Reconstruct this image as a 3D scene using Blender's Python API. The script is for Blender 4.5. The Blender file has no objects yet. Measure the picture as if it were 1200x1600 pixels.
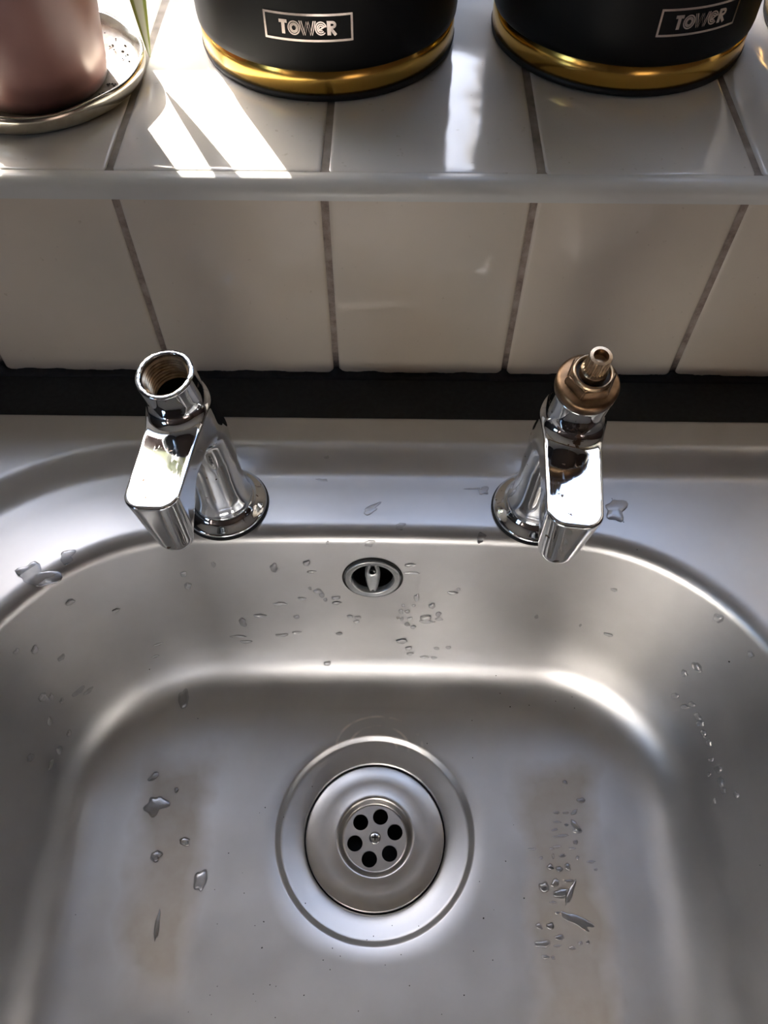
import bpy, bmesh, math, random
import numpy as np
from mathutils import Vector, Matrix
from mathutils.bvhtree import BVHTree
R = math.radians
random.seed(7)
C = bpy.context.scene.collection
sc = bpy.context.scene

# ------------------------------------------------------------------ camera, sky, sun, exposure
F_PX, PITCH, YAW, ROLL = 1247.74, 0.99514, -0.014986, -0.001088
cam = bpy.data.cameras.new('camera')
cam.sensor_fit = 'VERTICAL'; cam.sensor_height = 24.0
cam.lens = 24.0 * F_PX / 1600.0
cam.clip_start = 0.01
co = bpy.data.objects.new('camera', cam); C.objects.link(co)
fw = Vector((math.sin(YAW) * math.cos(PITCH), math.cos(YAW) * math.cos(PITCH), -math.sin(PITCH)))
rt = Vector((math.cos(YAW), -math.sin(YAW), 0)); up = rt.cross(fw)
r2 = math.cos(ROLL) * rt + math.sin(ROLL) * up; u2 = -math.sin(ROLL) * rt + math.cos(ROLL) * up
m = Matrix((r2, u2, -fw)).transposed().to_4x4(); m.translation = (0.03596, -0.35713, 0.38589)
co.matrix_world = m
sc.camera = co

SUN_EL, SUN_AZ = R(21.5), R(27.5)          # sun stands beyond the window, to the left
w = bpy.data.worlds.new('sky'); sc.world = w; w.use_nodes = True
nt = w.node_tree; bg = nt.nodes['Background']
sky = nt.nodes.new('ShaderNodeTexSky'); sky.sky_type = 'NISHITA'; sky.sun_disc = False
sky.sun_elevation = R(32); sky.sun_rotation = -SUN_AZ; sky.dust_density = 2.0
nt.links.new(sky.outputs[0], bg.inputs[0]); bg.inputs[1].default_value = 0.33

sun = bpy.data.lights.new('sun', 'SUN'); sun.energy = 10.5; sun.angle = R(0.6); sun.color = (1, .95, .88)
so = bpy.data.objects.new('sun', sun); C.objects.link(so)
sd = Vector((math.sin(SUN_AZ) * math.cos(SUN_EL), -math.cos(SUN_AZ) * math.cos(SUN_EL), -math.sin(SUN_EL)))
so.rotation_euler = sd.to_track_quat('-Z', 'Y').to_euler(); so.location = -sd * 3

ZS = 0.1446          # height of the tiled sill above the worktop
WIN_Y = 0.245        # window plane
WX0, WX1, WZ0, WZ1 = -0.58, 0.55, ZS + 0.03, 1.12
po = bpy.data.lights.new('window_daylight', 'AREA'); po.shape = 'RECTANGLE'
po.size = WX1 - WX0; po.size_y = WZ1 - WZ0; po.cycles.is_portal = True
pl = bpy.data.objects.new('window_daylight', po); C.objects.link(pl)
pl.location = ((WX0 + WX1) / 2, WIN_Y + .08, (WZ0 + WZ1) / 2); pl.rotation_euler = (R(-90), 0, 0)

po2 = bpy.data.lights.new('side_window_daylight', 'AREA'); po2.shape = 'RECTANGLE'
po2.size = .5; po2.size_y = .65; po2.cycles.is_portal = True
pl2 = bpy.data.objects.new('side_window_daylight', po2); C.objects.link(pl2)
pl2.location = (-1.46, -1.25, .625); pl2.rotation_euler = (R(90), 0, R(-90))

sc.view_settings.view_transform = 'Standard'; sc.view_settings.look = 'None'
sc.view_settings.gamma = 1; sc.view_settings.use_curve_mapping = False
sc.view_settings.exposure = 2.36
sc.cycles.max_bounces = 8; sc.cycles.diffuse_bounces = 4; sc.cycles.glossy_bounces = 6
sc.cycles.caustics_reflective = True; sc.cycles.caustics_refractive = False
sc.cycles.sample_clamp_indirect = 3.0

# ------------------------------------------------------------------ materials
class NT:
    def __init__(s, name):
        s.m = bpy.data.materials.new(name); s.m.use_nodes = True
        s.t = s.m.node_tree; s.b = s.t.nodes['Principled BSDF']
    def n(s, typ, **kw):
        nd = s.t.nodes.new(typ)
        for k, v in kw.items(): setattr(nd, k, v)
        return nd
    def l(s, a, b): s.t.links.new(a, b)
    def coord(s, kind='Object'):
        return s.n('ShaderNodeTexCoord').outputs[kind]
    def noise(s, scale, detail=3, rough=.5, vec=None, stretch=None):
        nz = s.n('ShaderNodeTexNoise'); nz.inputs['Scale'].default_value = scale
        nz.inputs['Detail'].default_value = detail; nz.inputs['Roughness'].default_value = rough
        v = vec if vec is not None else s.coord()
        if stretch:
            mp = s.n('ShaderNodeMapping'); mp.inputs['Scale'].default_value = stretch
            s.l(v, mp.inputs['Vector']); v = mp.outputs[0]
        s.l(v, nz.inputs['Vector'])
        return nz.outputs['Fac']
    def ramp(s, fac, stops):
        r = s.n('ShaderNodeValToRGB'); e = r.color_ramp.elements
        while len(e) < len(stops): e.new(.5)
        for i, (p, c) in enumerate(stops):
            e[i].position = p; e[i].color = (*c, 1) if len(c) == 3 else c
        s.l(fac, r.inputs[0]); return r.outputs[0]
    def mapr(s, fac, a, b, c, d):
        r = s.n('ShaderNodeMapRange'); r.inputs[1].default_value = a; r.inputs[2].default_value = b
        r.inputs[3].default_value = c; r.inputs[4].default_value = d; s.l(fac, r.inputs[0]); return r.outputs[0]
    def math(s, op, a, b=None):
        r = s.n('ShaderNodeMath', operation=op)
        for i, v in enumerate((a, b)):
            if v is None: continue
            if isinstance(v, (int, float)): r.inputs[i].default_value = v
            else: s.l(v, r.inputs[i])
        return r.outputs[0]
    def mix(s, fac, a, b):
        r = s.n('ShaderNodeMix', data_type='RGBA')
        s.l(fac, r.inputs[0])
        for i, v in ((6, a), (7, b)):
            if isinstance(v, tuple): r.inputs[i].default_value = (*v, 1)
            else: s.l(v, r.inputs[i])
        return r.outputs[2]
    def bump(s, h, strength=.2, dist=.001):
        b = s.n('ShaderNodeBump'); b.inputs['Strength'].default_value = strength
        b.inputs['Distance'].default_value = dist; s.l(h, b.inputs['Height'])
        s.l(b.outputs[0], s.b.inputs['Normal']); return b
    def set(s, color=None, rough=None, metal=None, **kw):
        for k, v in (('Base Color', color), ('Roughness', rough), ('Metallic', metal)):
            if v is None: continue
            if isinstance(v, tuple): s.b.inputs[k].default_value = (*v, 1)
            elif isinstance(v, (int, float)): s.b.inputs[k].default_value = v
            else: s.l(v, s.b.inputs[k])
        for k, v in kw.items(): s.b.inputs[k.replace('_', ' ')].default_value = v
        return s.m

def simple(name, color, rough=.5, metal=0., noise=None, **kw):
    a = NT(name)
    if noise:
        sc_, amt = noise
        f = a.noise(sc_, 4)
        c = a.ramp(f, [(.3, tuple(x * (1 - amt) for x in color)), (.7, tuple(min(1, x * (1 + amt)) for x in color))])
        a.set(c, rough, metal, **kw)
    else: a.set(color, rough, metal, **kw)
    return a.m

def m_tile(name, col):
    a = NT(name); pos = a.n('ShaderNodeNewGeometry').outputs['Position']
    f = a.noise(9, 4, .55, pos); g = a.noise(240, 2, .5, pos)
    c = a.ramp(f, [(.3, tuple(x * .94 for x in col)), (.7, tuple(min(1, x * 1.04) for x in col))])
    spots = a.ramp(g, [(.24, (.75, .72, .66)), (.30, (1, 1, 1))])
    mm = a.n('ShaderNodeMix', data_type='RGBA', blend_type='MULTIPLY'); mm.inputs[0].default_value = .6
    a.l(c, mm.inputs[6]); a.l(spots, mm.inputs[7])
    wv = a.noise(17, 2, .5, pos)
    a.bump(wv, .5, .0022)
    return a.set(mm.outputs[2], .09, 0)
M = {}
M['tile'] = m_tile('cream_glazed_tile', (.66, .575, .465))
M['sill_tile'] = m_tile('white_glazed_tile', (.68, .65, .595))
def m_grout():
    a = NT('brown_stained_grout'); pos = a.n('ShaderNodeNewGeometry').outputs['Position']
    f = a.noise(90, 5, .7, pos)
    c = a.ramp(f, [(.32, (.17, .12, .095)), (.55, (.34, .27, .22)), (.75, (.42, .35, .29))])
    # black mould climbing a few millimetres out of the bottom joint
    sx = a.n('ShaderNodeSeparateXYZ'); a.l(pos, sx.inputs[0])
    h = a.math('ADD', sx.outputs['Z'], a.mapr(a.noise(150, 3, .6, pos), 0, 1, -.012, .012))
    k = a.mapr(h, .004, .020, 1, 0)
    a.bump(f, .4, .0006)
    return a.set(a.mix(k, c, (.015, .012, .012)), .85, 0)
M['grout'] = m_grout()
M['sill_grout'] = simple('grey_stained_grout', (.27, .235, .20), .85, 0, (70, .4))
M['trim'] = simple('white_plastic_trim', (.60, .585, .54), .28, 0, (25, .03))
M['worktop'] = simple('black_speckled_laminate', (.0075, .0085, .0095), .62, 0, (300, .6))
M['sealant'] = simple('mouldy_black_sealant', (.010, .008, .008), .7, 0, (200, .5))

# ---- stainless steel of the sink, with the dull tan tea stains that lie on the bowl floor
def m_steel():
    a = NT('satin_stainless_steel'); pos = a.n('ShaderNodeNewGeometry').outputs['Position']
    sx = a.n('ShaderNodeSeparateXYZ'); a.l(pos, sx.inputs[0]); X, Y, Z = sx.outputs
    fine = a.noise(900, 2, .6, pos, (1, .12, 1)); mid = a.noise(26, 4, .6, pos); big = a.noise(7, 3, .5, pos)
    base = a.ramp(mid, [(.3, (.545, .54, .535)), (.7, (.605, .60, .595))])
    wob = a.mapr(a.noise(30, 3, .5, pos), 0, 1, -.016, .016)
    floor = a.mapr(Z, -.146, -.143, 1, 0)
    def band(cx, hw, y0, y1, slope=0.0):
        xx = a.math('ADD', X, wob)
        xx = a.math('ADD', xx, a.math('MULTIPLY', a.math('ADD', Y, .3), slope))
        d = a.math('ABSOLUTE', a.math('SUBTRACT', xx, cx))
        b1 = a.mapr(d, hw - .010, hw + .005, 1, 0)
        yy = a.math('ADD', Y, wob)
        b2 = a.mapr(yy, y1 - .012, y1 + .006, 1, 0); b3 = a.mapr(yy, y0 - .03, y0, 0, 1)
        return a.math('MULTIPLY', a.math('MULTIPLY', b1, b2), b3)
    st = a.math('MAXIMUM', band(-.099, .021, -.33, -.205), band(.146, .024, -.40, -.208))
    st = a.math('MULTIPLY', a.math('MULTIPLY', st, floor), a.mapr(mid, .25, .6, .55, .95))
    # faint limescale blotches
    lime = a.mapr(a.noise(60, 3, .5, pos), .62, .70, 0, .10)
    lime = a.math('MULTIPLY', lime, a.mapr(big, .45, .6, 0, 1))
    c = a.mix(a.math('MULTIPLY', st, .85), base, (.35, .295, .225))
    c = a.mix(lime, c, (.62, .61, .60))
    # pale swirls scoured into the floor behind the waste
    vx = a.math('SUBTRACT', X, .030); vy = a.math('ADD', Y, .197)
    rr = a.math('SQRT', a.math('ADD', a.math('MULTIPLY', vx, vx), a.math('MULTIPLY', vy, a.math('MULTIPLY', vy, 2.2))))
    rings = None
    for r0 in (.012, .020, .029):
        k = a.mapr(a.math('ABSOLUTE', a.math('SUBTRACT', rr, r0)), .0004, .0013, .9, 0)
        rings = k if rings is None else a.math('MAXIMUM', rings, k)
    rings = a.math('MULTIPLY', rings, a.mapr(vy, -.003, .004, 0, 1))
    rings = a.math('MULTIPLY', a.math('MULTIPLY', rings, floor), a.mapr(a.noise(75, 2, .5, pos), .45, .6, 0, 1))
    c = a.mix(rings, c, (.85, .80, .76))
    rgh = a.math('ADD', a.mapr(mid, .3, .7, .37, .42), a.math('MULTIPLY', st, .16))
    rgh = a.math('ADD', rgh, a.math('MULTIPLY', lime, .2))
    a.bump(fine, .05, .0003)
    a.set(c, rgh, 1.0)
    a.l(a.math('SUBTRACT', 1.0, a.math('MULTIPLY', st, .35)), a.b.inputs['Metallic'])
    return a.m
M['steel'] = m_steel()
M['steel_disc'] = simple('brushed_steel_disc', (.55, .525, .49), .30, 1, (60, .06))
M['steel_bright'] = simple('polished_steel', (.62, .62, .62), .16, 1, (60, .05))
def m_chrome(name, spots, patch=None):
    a = NT(name); f = a.noise(330, 3, .6); g = a.noise(95, 4, .6)
    fg = a.math('MULTIPLY', f, g)
    if patch:
        vd = a.n('ShaderNodeVectorMath', operation='DISTANCE'); a.l(a.coord(), vd.inputs[0]); vd.inputs[1].default_value = patch
        fg = a.math('ADD', fg, a.mapr(vd.outputs['Value'], .003, .011, .16, 0))
    pit = a.mapr(fg, spots, spots + .02, 0, 1)
    c = a.mix(pit, (.72, .745, .77), (.16, .11, .08))
    # hair scratches
    s1 = a.noise(1500, 1, .5, None, (1, .06, .4)); s2 = a.noise(1300, 1, .5, None, (.5, .12, 1))
    h = a.math('MAXIMUM', s1, s2)
    r = a.mapr(h, .64, .76, .05, .17)
    a.bump(h, .03, .0001)
    a.set(c, a.math('ADD', r, a.math('MULTIPLY', pit, .4)), 1.0)
    return a.m
M['chrome'] = m_chrome('worn_chrome', .40)
M['chrome_pitted'] = m_chrome('pitted_chrome', .40, (0, -.022, .089))
M['brass'] = simple('tarnished_brass', (.25, .155, .085), .38, 1, (160, .45))
M['brass_light'] = simple('worn_brass', (.48, .35, .22), .3, 1, (260, .3))
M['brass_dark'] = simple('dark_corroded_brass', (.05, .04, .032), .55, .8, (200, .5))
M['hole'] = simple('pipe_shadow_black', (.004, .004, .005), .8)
M['gasket'] = simple('grimy_gasket', (.02, .017, .015), .7, 0, (200, .5))
M['plastic'] = simple('grey_overflow_plastic', (.36, .37, .37), .25, .65, (200, .15))
M['canister'] = simple('matt_black_enamel', (.0028, .0032, .0032), .5, 0, (12, .1), Specular_IOR_Level=.22)
M['canister_base'] = simple('black_plastic_foot', (.006, .006, .006), .55)
M['gold'] = simple('polished_gold_band', (.74, .46, .11), .19, 1, (30, .06))
M['rose'] = simple('rose_gold_print', (.66, .56, .50), .25, 1)
def m_pot():
    a = NT('dusty_pink_glaze'); f = a.noise(28, 5, .6); g = a.noise(14, 3, .5, None, (1, 1, .25))
    c = a.ramp(f, [(.3, (.175, .074, .062)), (.7, (.22, .098, .084))])
    k = a.mapr(g, .55, .75, 0, .45)
    c = a.mix(k, c, (.34, .19, .165))
    sx = a.n('ShaderNodeSeparateXYZ'); a.l(a.coord(), sx.inputs[0])
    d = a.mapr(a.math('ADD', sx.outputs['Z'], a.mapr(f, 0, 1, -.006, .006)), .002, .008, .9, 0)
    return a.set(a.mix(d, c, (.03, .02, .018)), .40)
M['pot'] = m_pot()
M['soil'] = simple('dark_potting_soil', (.03, .02, .013), .95, 0, (150, .5))
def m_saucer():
    a = NT('silvered_dish_soil_and_shade'); f = a.noise(90, 4, .6); g = a.noise(45, 4, .65)
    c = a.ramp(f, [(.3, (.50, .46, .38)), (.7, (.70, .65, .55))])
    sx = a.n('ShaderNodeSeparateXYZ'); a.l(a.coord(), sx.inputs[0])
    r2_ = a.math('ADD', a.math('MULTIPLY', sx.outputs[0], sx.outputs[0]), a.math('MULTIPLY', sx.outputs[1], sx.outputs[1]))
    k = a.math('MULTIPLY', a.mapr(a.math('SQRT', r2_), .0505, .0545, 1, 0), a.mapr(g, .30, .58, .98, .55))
    c = a.mix(k, c, (.075, .048, .038))  # inside of the dish coloured darker: painted shade together with soil stains
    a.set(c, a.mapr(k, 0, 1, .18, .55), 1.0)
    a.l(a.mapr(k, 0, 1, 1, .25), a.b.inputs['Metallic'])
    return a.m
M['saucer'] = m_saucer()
M['leaf'] = None
def m_leaf():
    a = NT('striped_leaf'); uv = a.n('ShaderNodeUVMap'); sx = a.n('ShaderNodeSeparateXYZ'); a.l(uv.outputs[0], sx.inputs[0])
    d = a.math('ABSOLUTE', a.math('SUBTRACT', sx.outputs['X'], .5))
    n = a.mapr(a.noise(60, 2, .5), 0, 1, -.05, .05)
    k = a.mapr(a.math('ADD', d, n), .22, .30, 0, 1)
    a.set(a.mix(k, (.70, .74, .58), (.34, .42, .10)), .35)
    return a.m
M['leaf'] = m_leaf()
def m_water():
    a = NT('clear_water'); a.set((1, 1, 1), .02, 0, IOR=1.33, Transmission_Weight=1.0)
    g = a.n('ShaderNodeBsdfGlossy'); g.inputs['Roughness'].default_value = .30; g.inputs['Color'].default_value = (.62, .62, .63, 1)
    mx = a.n('ShaderNodeMixShader'); mx.inputs[0].default_value = .34
    a.l(a.b.outputs[0], mx.inputs[1]); a.l(g.outputs[0], mx.inputs[2])
    a.l(mx.outputs[0], a.t.nodes['Material Output'].inputs['Surface']); return a.m
M['water'] = m_water()
M['dirt'] = simple('black_crumb', (.012, .009, .007), .8)
M['paint'] = simple('grey_beige_wall_paint', (.42, .39, .355), .85, 0, (6, .05))
M['ceil'] = simple('white_ceiling_paint', (.84, .85, .86), .9, 0, (6, .02))
M['paint_slate'] = simple('slate_blue_wall_paint', (.095, .10, .112), .85, 0, (6, .05))
M['paint_terra'] = simple('terracotta_wall_paint', (.125, .085, .078), .85, 0, (6, .05))
M['paint_dark'] = simple('dark_rose_brown_paint', (.13, .10, .096), .85, 0, (6, .05))
M['lino'] = simple('grey_floor_vinyl', (.20, .19, .18), .5, 0, (9, .3))
M['upvc'] = simple('white_window_plastic', (.80, .80, .79), .25)
def m_glass():
    a = NT('window_glass'); t = a.t; tr = a.n('ShaderNodeBsdfTransparent'); gl = a.n('ShaderNodeBsdfGlossy')
    gl.inputs['Roughness'].default_value = 0.0; mx = a.n('ShaderNodeMixShader'); mx.inputs[0].default_value = .06
    a.l(tr.outputs[0], mx.inputs[1]); a.l(gl.outputs[0], mx.inputs[2])
    a.l(mx.outputs[0], t.nodes['Material Output'].inputs['Surface']); return a.m
M['glass'] = m_glass()

# ------------------------------------------------------------------ mesh helpers
def link(name, me, mat, parent=None, smooth=True):
    o = bpy.data.objects.new(name, me); C.objects.link(o)
    if mat is not None and not me.materials: me.materials.append(M[mat])
    if smooth: me.polygons.foreach_set('use_smooth', [True] * len(me.polygons))
    if parent is not None: o.parent = parent
    me.update()
    return o
def mesh(name, verts, faces):
    me = bpy.data.meshes.new(name); me.from_pydata([tuple(v) for v in verts], [], faces); me.update(); return me
def fix(me):
    b = bmesh.new(); b.from_mesh(me); bmesh.ops.recalc_face_normals(b, faces=b.faces); b.to_mesh(me); b.free(); return me
def tag(o, label=None, cat=None, group=None, kind=None):
    for k, v in (('label', label), ('category', cat), ('group', group), ('kind', kind)):
        if v: o[k] = v
    return o
def empty(name, loc=(0, 0, 0), rot=(0, 0, 0)):
    o = bpy.data.objects.new(name, None); o.empty_display_size = .02; C.objects.link(o)
    o.location = loc; o.rotation_euler = rot; return o
def auto_sharp(o, ang=35):
    me = o.data; b = bmesh.new(); b.from_mesh(me)
    for e in b.edges:
        if len(e.link_faces) == 2 and e.calc_face_angle(0) > R(ang): e.smooth = False
    b.to_mesh(me); b.free()
def box_mesh(name, lo, hi, bevel=0, seg=2):
    b = bmesh.new(); bmesh.ops.create_cube(b, size=1)
    for v in b.verts:
        v.co = Vector([lo[i] + (v.co[i] + .5) * (hi[i] - lo[i]) for i in range(3)])
    if bevel: bmesh.ops.bevel(b, geom=list(b.edges), offset=bevel, segments=seg, affect='EDGES', profile=.5)
    me = bpy.data.meshes.new(name); b.to_mesh(me); b.free(); return me
def boxes_mesh(name, lst):
    b = bmesh.new()
    for lo, hi in lst:
        r = bmesh.ops.create_cube(b, size=1)
        for v in r['verts']: v.co = Vector([lo[i] + (v.co[i] + .5) * (hi[i] - lo[i]) for i in range(3)])
    me = bpy.data.meshes.new(name); b.to_mesh(me); b.free(); return me
def lathe(name, prof, n=64, closed=False):
    """profile of (radius, z); radius 0 ends are welded"""
    vs, fs, rows = [], [], []
    for r, z in prof:
        if r <= 1e-9: rows.append([len(vs)]); vs.append((0, 0, z))
        else:
            rows.append(list(range(len(vs), len(vs) + n)))
            vs += [(r * math.cos(2 * math.pi * i / n), r * math.sin(2 * math.pi * i / n), z) for i in range(n)]
    prs = list(zip(rows[:-1], rows[1:]))
    if closed: prs.append((rows[-1], rows[0]))
    for a, b in prs:
        for i in range(n):
            j = (i + 1) % n
            if len(a) == 1 and len(b) == 1: continue
            if len(a) == 1: fs.append((a[0], b[j], b[i]))
            elif len(b) == 1: fs.append((a[i], a[j], b[0]))
            else: fs.append((a[i], a[j], b[j], b[i]))
    return fix(mesh(name, vs, fs))
def plate_mesh(name, outer, holes, thick):
    cu = bpy.data.curves.new(name, 'CURVE'); cu.dimensions = '2D'; cu.fill_mode = 'BOTH'; cu.extrude = thick / 2
    for ring in [outer] + holes:
        sp = cu.splines.new('POLY'); sp.points.add(len(ring) - 1); sp.use_cyclic_u = True
        for p, (x, y) in zip(sp.points, ring): p.co = (x, y, 0, 1)
    o = bpy.data.objects.new(name, cu); C.objects.link(o)
    dg = bpy.context.evaluated_depsgraph_get(); me = bpy.data.meshes.new_from_object(o.evaluated_get(dg))
    bpy.data.objects.remove(o); bpy.data.curves.remove(cu); me.materials.clear(); return me
def circle(r, n=32, cx=0, cy=0):
    return [(cx + r * math.cos(2 * math.pi * i / n), cy + r * math.sin(2 * math.pi * i / n)) for i in range(n)]

# ------------------------------------------------------------------ room shell
def struct(o): o['kind'] = 'structure'; return o
XL, XR, YB, ZF, ZC = -1.4, 1.8, -1.65, -0.9, 1.45
struct(link('floor', box_mesh('floor', (XL, YB, ZF - .05), (XR, .3, ZF)), 'lino', None, False))
struct(link('ceiling', box_mesh('ceiling', (XL, YB, ZC), (XR, .3, ZC + .05)), 'ceil', None, False))
LY0, LY1, LZ0, LZ1 = -1.50, -1.00, 0.30, 0.95     # second window, in the left wall
struct(link('wall_left', boxes_mesh('wall_left', [
    ((XL - .05, YB, ZF), (XL, LY0, ZC)), ((XL - .05, LY1, ZF), (XL, .3, ZC)),
    ((XL - .05, LY0, ZF), (XL, LY1, LZ0)), ((XL - .05, LY0, LZ1), (XL, LY1, ZC))]), 'paint_slate', None, False))
struct(link('wall_right', box_mesh('wall_right', (XR, YB, ZF), (XR + .05, .3, ZC)), 'paint_terra', None, False))
struct(link('wall_front', box_mesh('wall_front', (XL, YB - .06, ZF), (XR, YB, ZC)), 'paint_dark', None, False))

TW = .108
TH = .1335           # visible height of the wall tiles
wall = struct(link('wall_back', boxes_mesh('wall_back', [
    ((XL, .0015, ZF), (XR, .30, ZS - .008)),
    ((XL, WIN_Y + .0, ZS - .008), (XR, WIN_Y + .06, WZ0)),
    ((XL, WIN_Y, WZ0), (WX0, WIN_Y + .06, ZC)), ((WX1, WIN_Y, WZ0), (XR, WIN_Y + .06, ZC)),
    ((WX0, WIN_Y, WZ1), (WX1, WIN_Y + .06, ZC)),
    ((XL, .0015, ZS - .008), (WX0 - .02, WIN_Y, ZC)), ((WX1 + .02, .0015, ZS - .008), (XR, WIN_Y, ZC)),
    ((WX0 - .02, .0015, WZ1 + .02), (WX1 + .02, WIN_Y, ZC))]), 'paint', None, False))
gr = link('grout', box_mesh('grout', (WX0 - .02, .0009, -.002), (WX1 + .02, .0016, ZS - .006)), 'grout', wall, False)
G = .0031
def tile_mesh(name, w_, h_, t_):
    """glazed tile lying in XY, face +Z, with pillowed edges"""
    n, e = 6, .0035
    xs = [0, .0004, .0012, .0024, e + .002] ; zs = [-.0016, -.0007, -.00025, -.00005, 0]
    vs, fs, rows = [], [], []
    for k, (ins, z) in enumerate([(0, -t_)] + list(zip(xs, zs))):
        a, b = w_ / 2 - ins, h_ / 2 - ins; rc = max(.0008, .003 - ins)
        row = []
        for cx, cy, a0 in ((a - rc, b - rc, 0), (-a + rc, b - rc, 90), (-a + rc, -b + rc, 180), (a - rc, -b + rc, 270)):
            for s in range(3):
                t = R(a0 + 45 * s); row.append(len(vs)); vs.append((cx + rc * math.cos(t), cy + rc * math.sin(t), z))
        rows.append(row)
    for a, b in zip(rows[:-1], rows[1:]):
        for i in range(12): j = (i + 1) % 12; fs.append((a[i], a[j], b[j], b[i]))
    fs.append(tuple(rows[-1]))
    return mesh(name, vs, fs)
wt = tile_mesh('tile', TW - G, TH - .0005, .004)
for i in range(-5, 5):
    o = link('tile', wt, 'tile', wall)
    o.location = ((i + .5) * TW, 0, TH / 2); o.rotation_euler = (R(90) + R(random.uniform(-.25, .25)), 0, R(random.uniform(-.2, .2)))
sill = struct(link('window_sill', box_mesh('window_sill', (WX0 - .02, .0005, ZS - .008), (WX1 + .02, WIN_Y, ZS - .0008)), 'sill_grout', None, False))
SD = .218
stl = tile_mesh('sill_tile', TW - G, SD, .004)
for i in range(-5, 5):
    o = link('tile', stl, 'sill_tile', sill); o.location = ((i + .5) * TW + .0012, SD / 2 + .0005, ZS)
    o.rotation_euler = (R(random.uniform(-.3, .3)), R(random.uniform(-.3, .3)), 0)
st2 = tile_mesh('sill_tile_back', TW - G, WIN_Y - SD - .004, .004)
for i in range(-5, 5):
    o = link('tile', st2, 'sill_tile', sill); o.location = ((i + .5) * TW + .0012, (SD + WIN_Y) / 2, ZS)

# rounded plastic tile trim along the sill edge
prof = [(.0003, ZS - .006), (.0003, ZS + .0002), (-.0022, ZS + .0003)]
for k in range(9):
    t = R(90 * k / 8); prof.append((-.0022 - .0068 * math.sin(t), ZS + .0003 - .0075 + .0075 * math.cos(t)))
prof += [(-.0090, ZS - .0096), (-.0002, ZS - .0102)]
vs, fs = [], []
NXT = 40
for i in range(NXT + 1):
    x = WX0 + (WX1 - WX0) * i / NXT
    vs += [(x, y, z) for y, z in prof]
np_ = len(prof)
for i in range(NXT):
    for k in range(np_):
        k2 = (k + 1) % np_
        fs.append((i * np_ + k, i * np_ + k2, (i + 1) * np_ + k2, (i + 1) * np_ + k))
o = link('trim_1', fix(mesh('trim_1', vs, fs)), 'trim'); auto_sharp(o, 40); struct(o)

# window: frame, mullions, panes
win = struct(link('window_1', boxes_mesh('window_1', [
    ((WX0, WIN_Y, ZS - .001), (WX1, WIN_Y + .07, ZS + .068)), ((WX0, WIN_Y, WZ1 - .06), (WX1, WIN_Y + .07, WZ1)),
    ((WX0, WIN_Y, ZS), (WX0 + .06, WIN_Y + .07, WZ1)), ((WX1 - .06, WIN_Y, ZS), (WX1, WIN_Y + .07, WZ1))]), 'upvc', None, False))
for mx in (.02,):
    link('mullion', box_mesh('mullion', (mx - .04, WIN_Y - .004, ZS + .066), (mx + .04, WIN_Y + .066, WZ1 - .06), .006), 'upvc', win)
for a, b in ((WX0 + .06, -.02), (.06, WX1 - .06)):
    link('pane', box_mesh('pane', (a, WIN_Y + .032, ZS + .068), (b, WIN_Y + .036, WZ1 - .06)), 'glass', win, False)
win2 = struct(link('window_2', boxes_mesh('window_2', [
    ((XL - .05, LY0, LZ0), (XL - .005, LY0 + .05, LZ1)), ((XL - .05, LY1 - .05, LZ0), (XL - .005, LY1, LZ1)),
    ((XL - .05, LY0, LZ0), (XL - .005, LY1, LZ0 + .05)), ((XL - .05, LY0, LZ1 - .05), (XL - .005, LY1, LZ1))]), 'upvc', None, False))
link('pane', box_mesh('pane', (XL - .032, LY0 + .05, LZ0 + .05), (XL - .028, LY1 - .05, LZ1 - .05)), 'glass', win2, False)

# two houses added beyond the window to hold back sky glare, seen only as dark reflections
M['brick'] = simple('red_brown_brick', (.22, .125, .10), .9, 0, (14, .25)); M['slate'] = simple('grey_slate_roof', (.12, .12, .13), .8, 0, (9, .2))
def make_house(x0, x1, wins, label):
    house = empty('sky_blocker_house', ((x0 + x1) / 2, 6.5, ZF)); tag(house, label, 'house', 'houses added outside the window against sky glare')
    h = (x1 - x0) / 2
    link('wall', box_mesh('wall', (-h, -1.5, 0), (h, 1.5, 5.2)), 'brick', house, False)
    link('roof', fix(mesh('roof', [(-h - .1, -1.7, 5.1), (h + .1, -1.7, 5.1), (h + .1, 1.7, 5.1), (-h - .1, 1.7, 5.1), (-h - .1, 0, 6.6), (h + .1, 0, 6.6)],
        [(0, 1, 5, 4), (2, 3, 4, 5), (0, 4, 3), (1, 2, 5), (3, 2, 1, 0)])), 'slate', house, False)
    for hx_, hz_ in wins:
        hw_ = link('window', box_mesh('window', (hx_, -1.54, hz_), (hx_ + .9, -1.48, hz_ + 1.2)), 'upvc', house, False)
        link('pane', box_mesh('pane', (hx_ + .08, -1.56, hz_ + .08), (hx_ + .82, -1.53, hz_ + 1.12)), 'canister', hw_, False)
make_house(-2.35, .25, ((-.95, 1.0), (-.95, 3.4)), 'narrow brick house added outside the kitchen window against sky glare, on the left')
make_house(1.0, 8.0, ((-2.6, 1.0), (-2.6, 3.4), (0, 3.4)), 'wide brick house added outside the kitchen window against sky glare, on the right')

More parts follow.
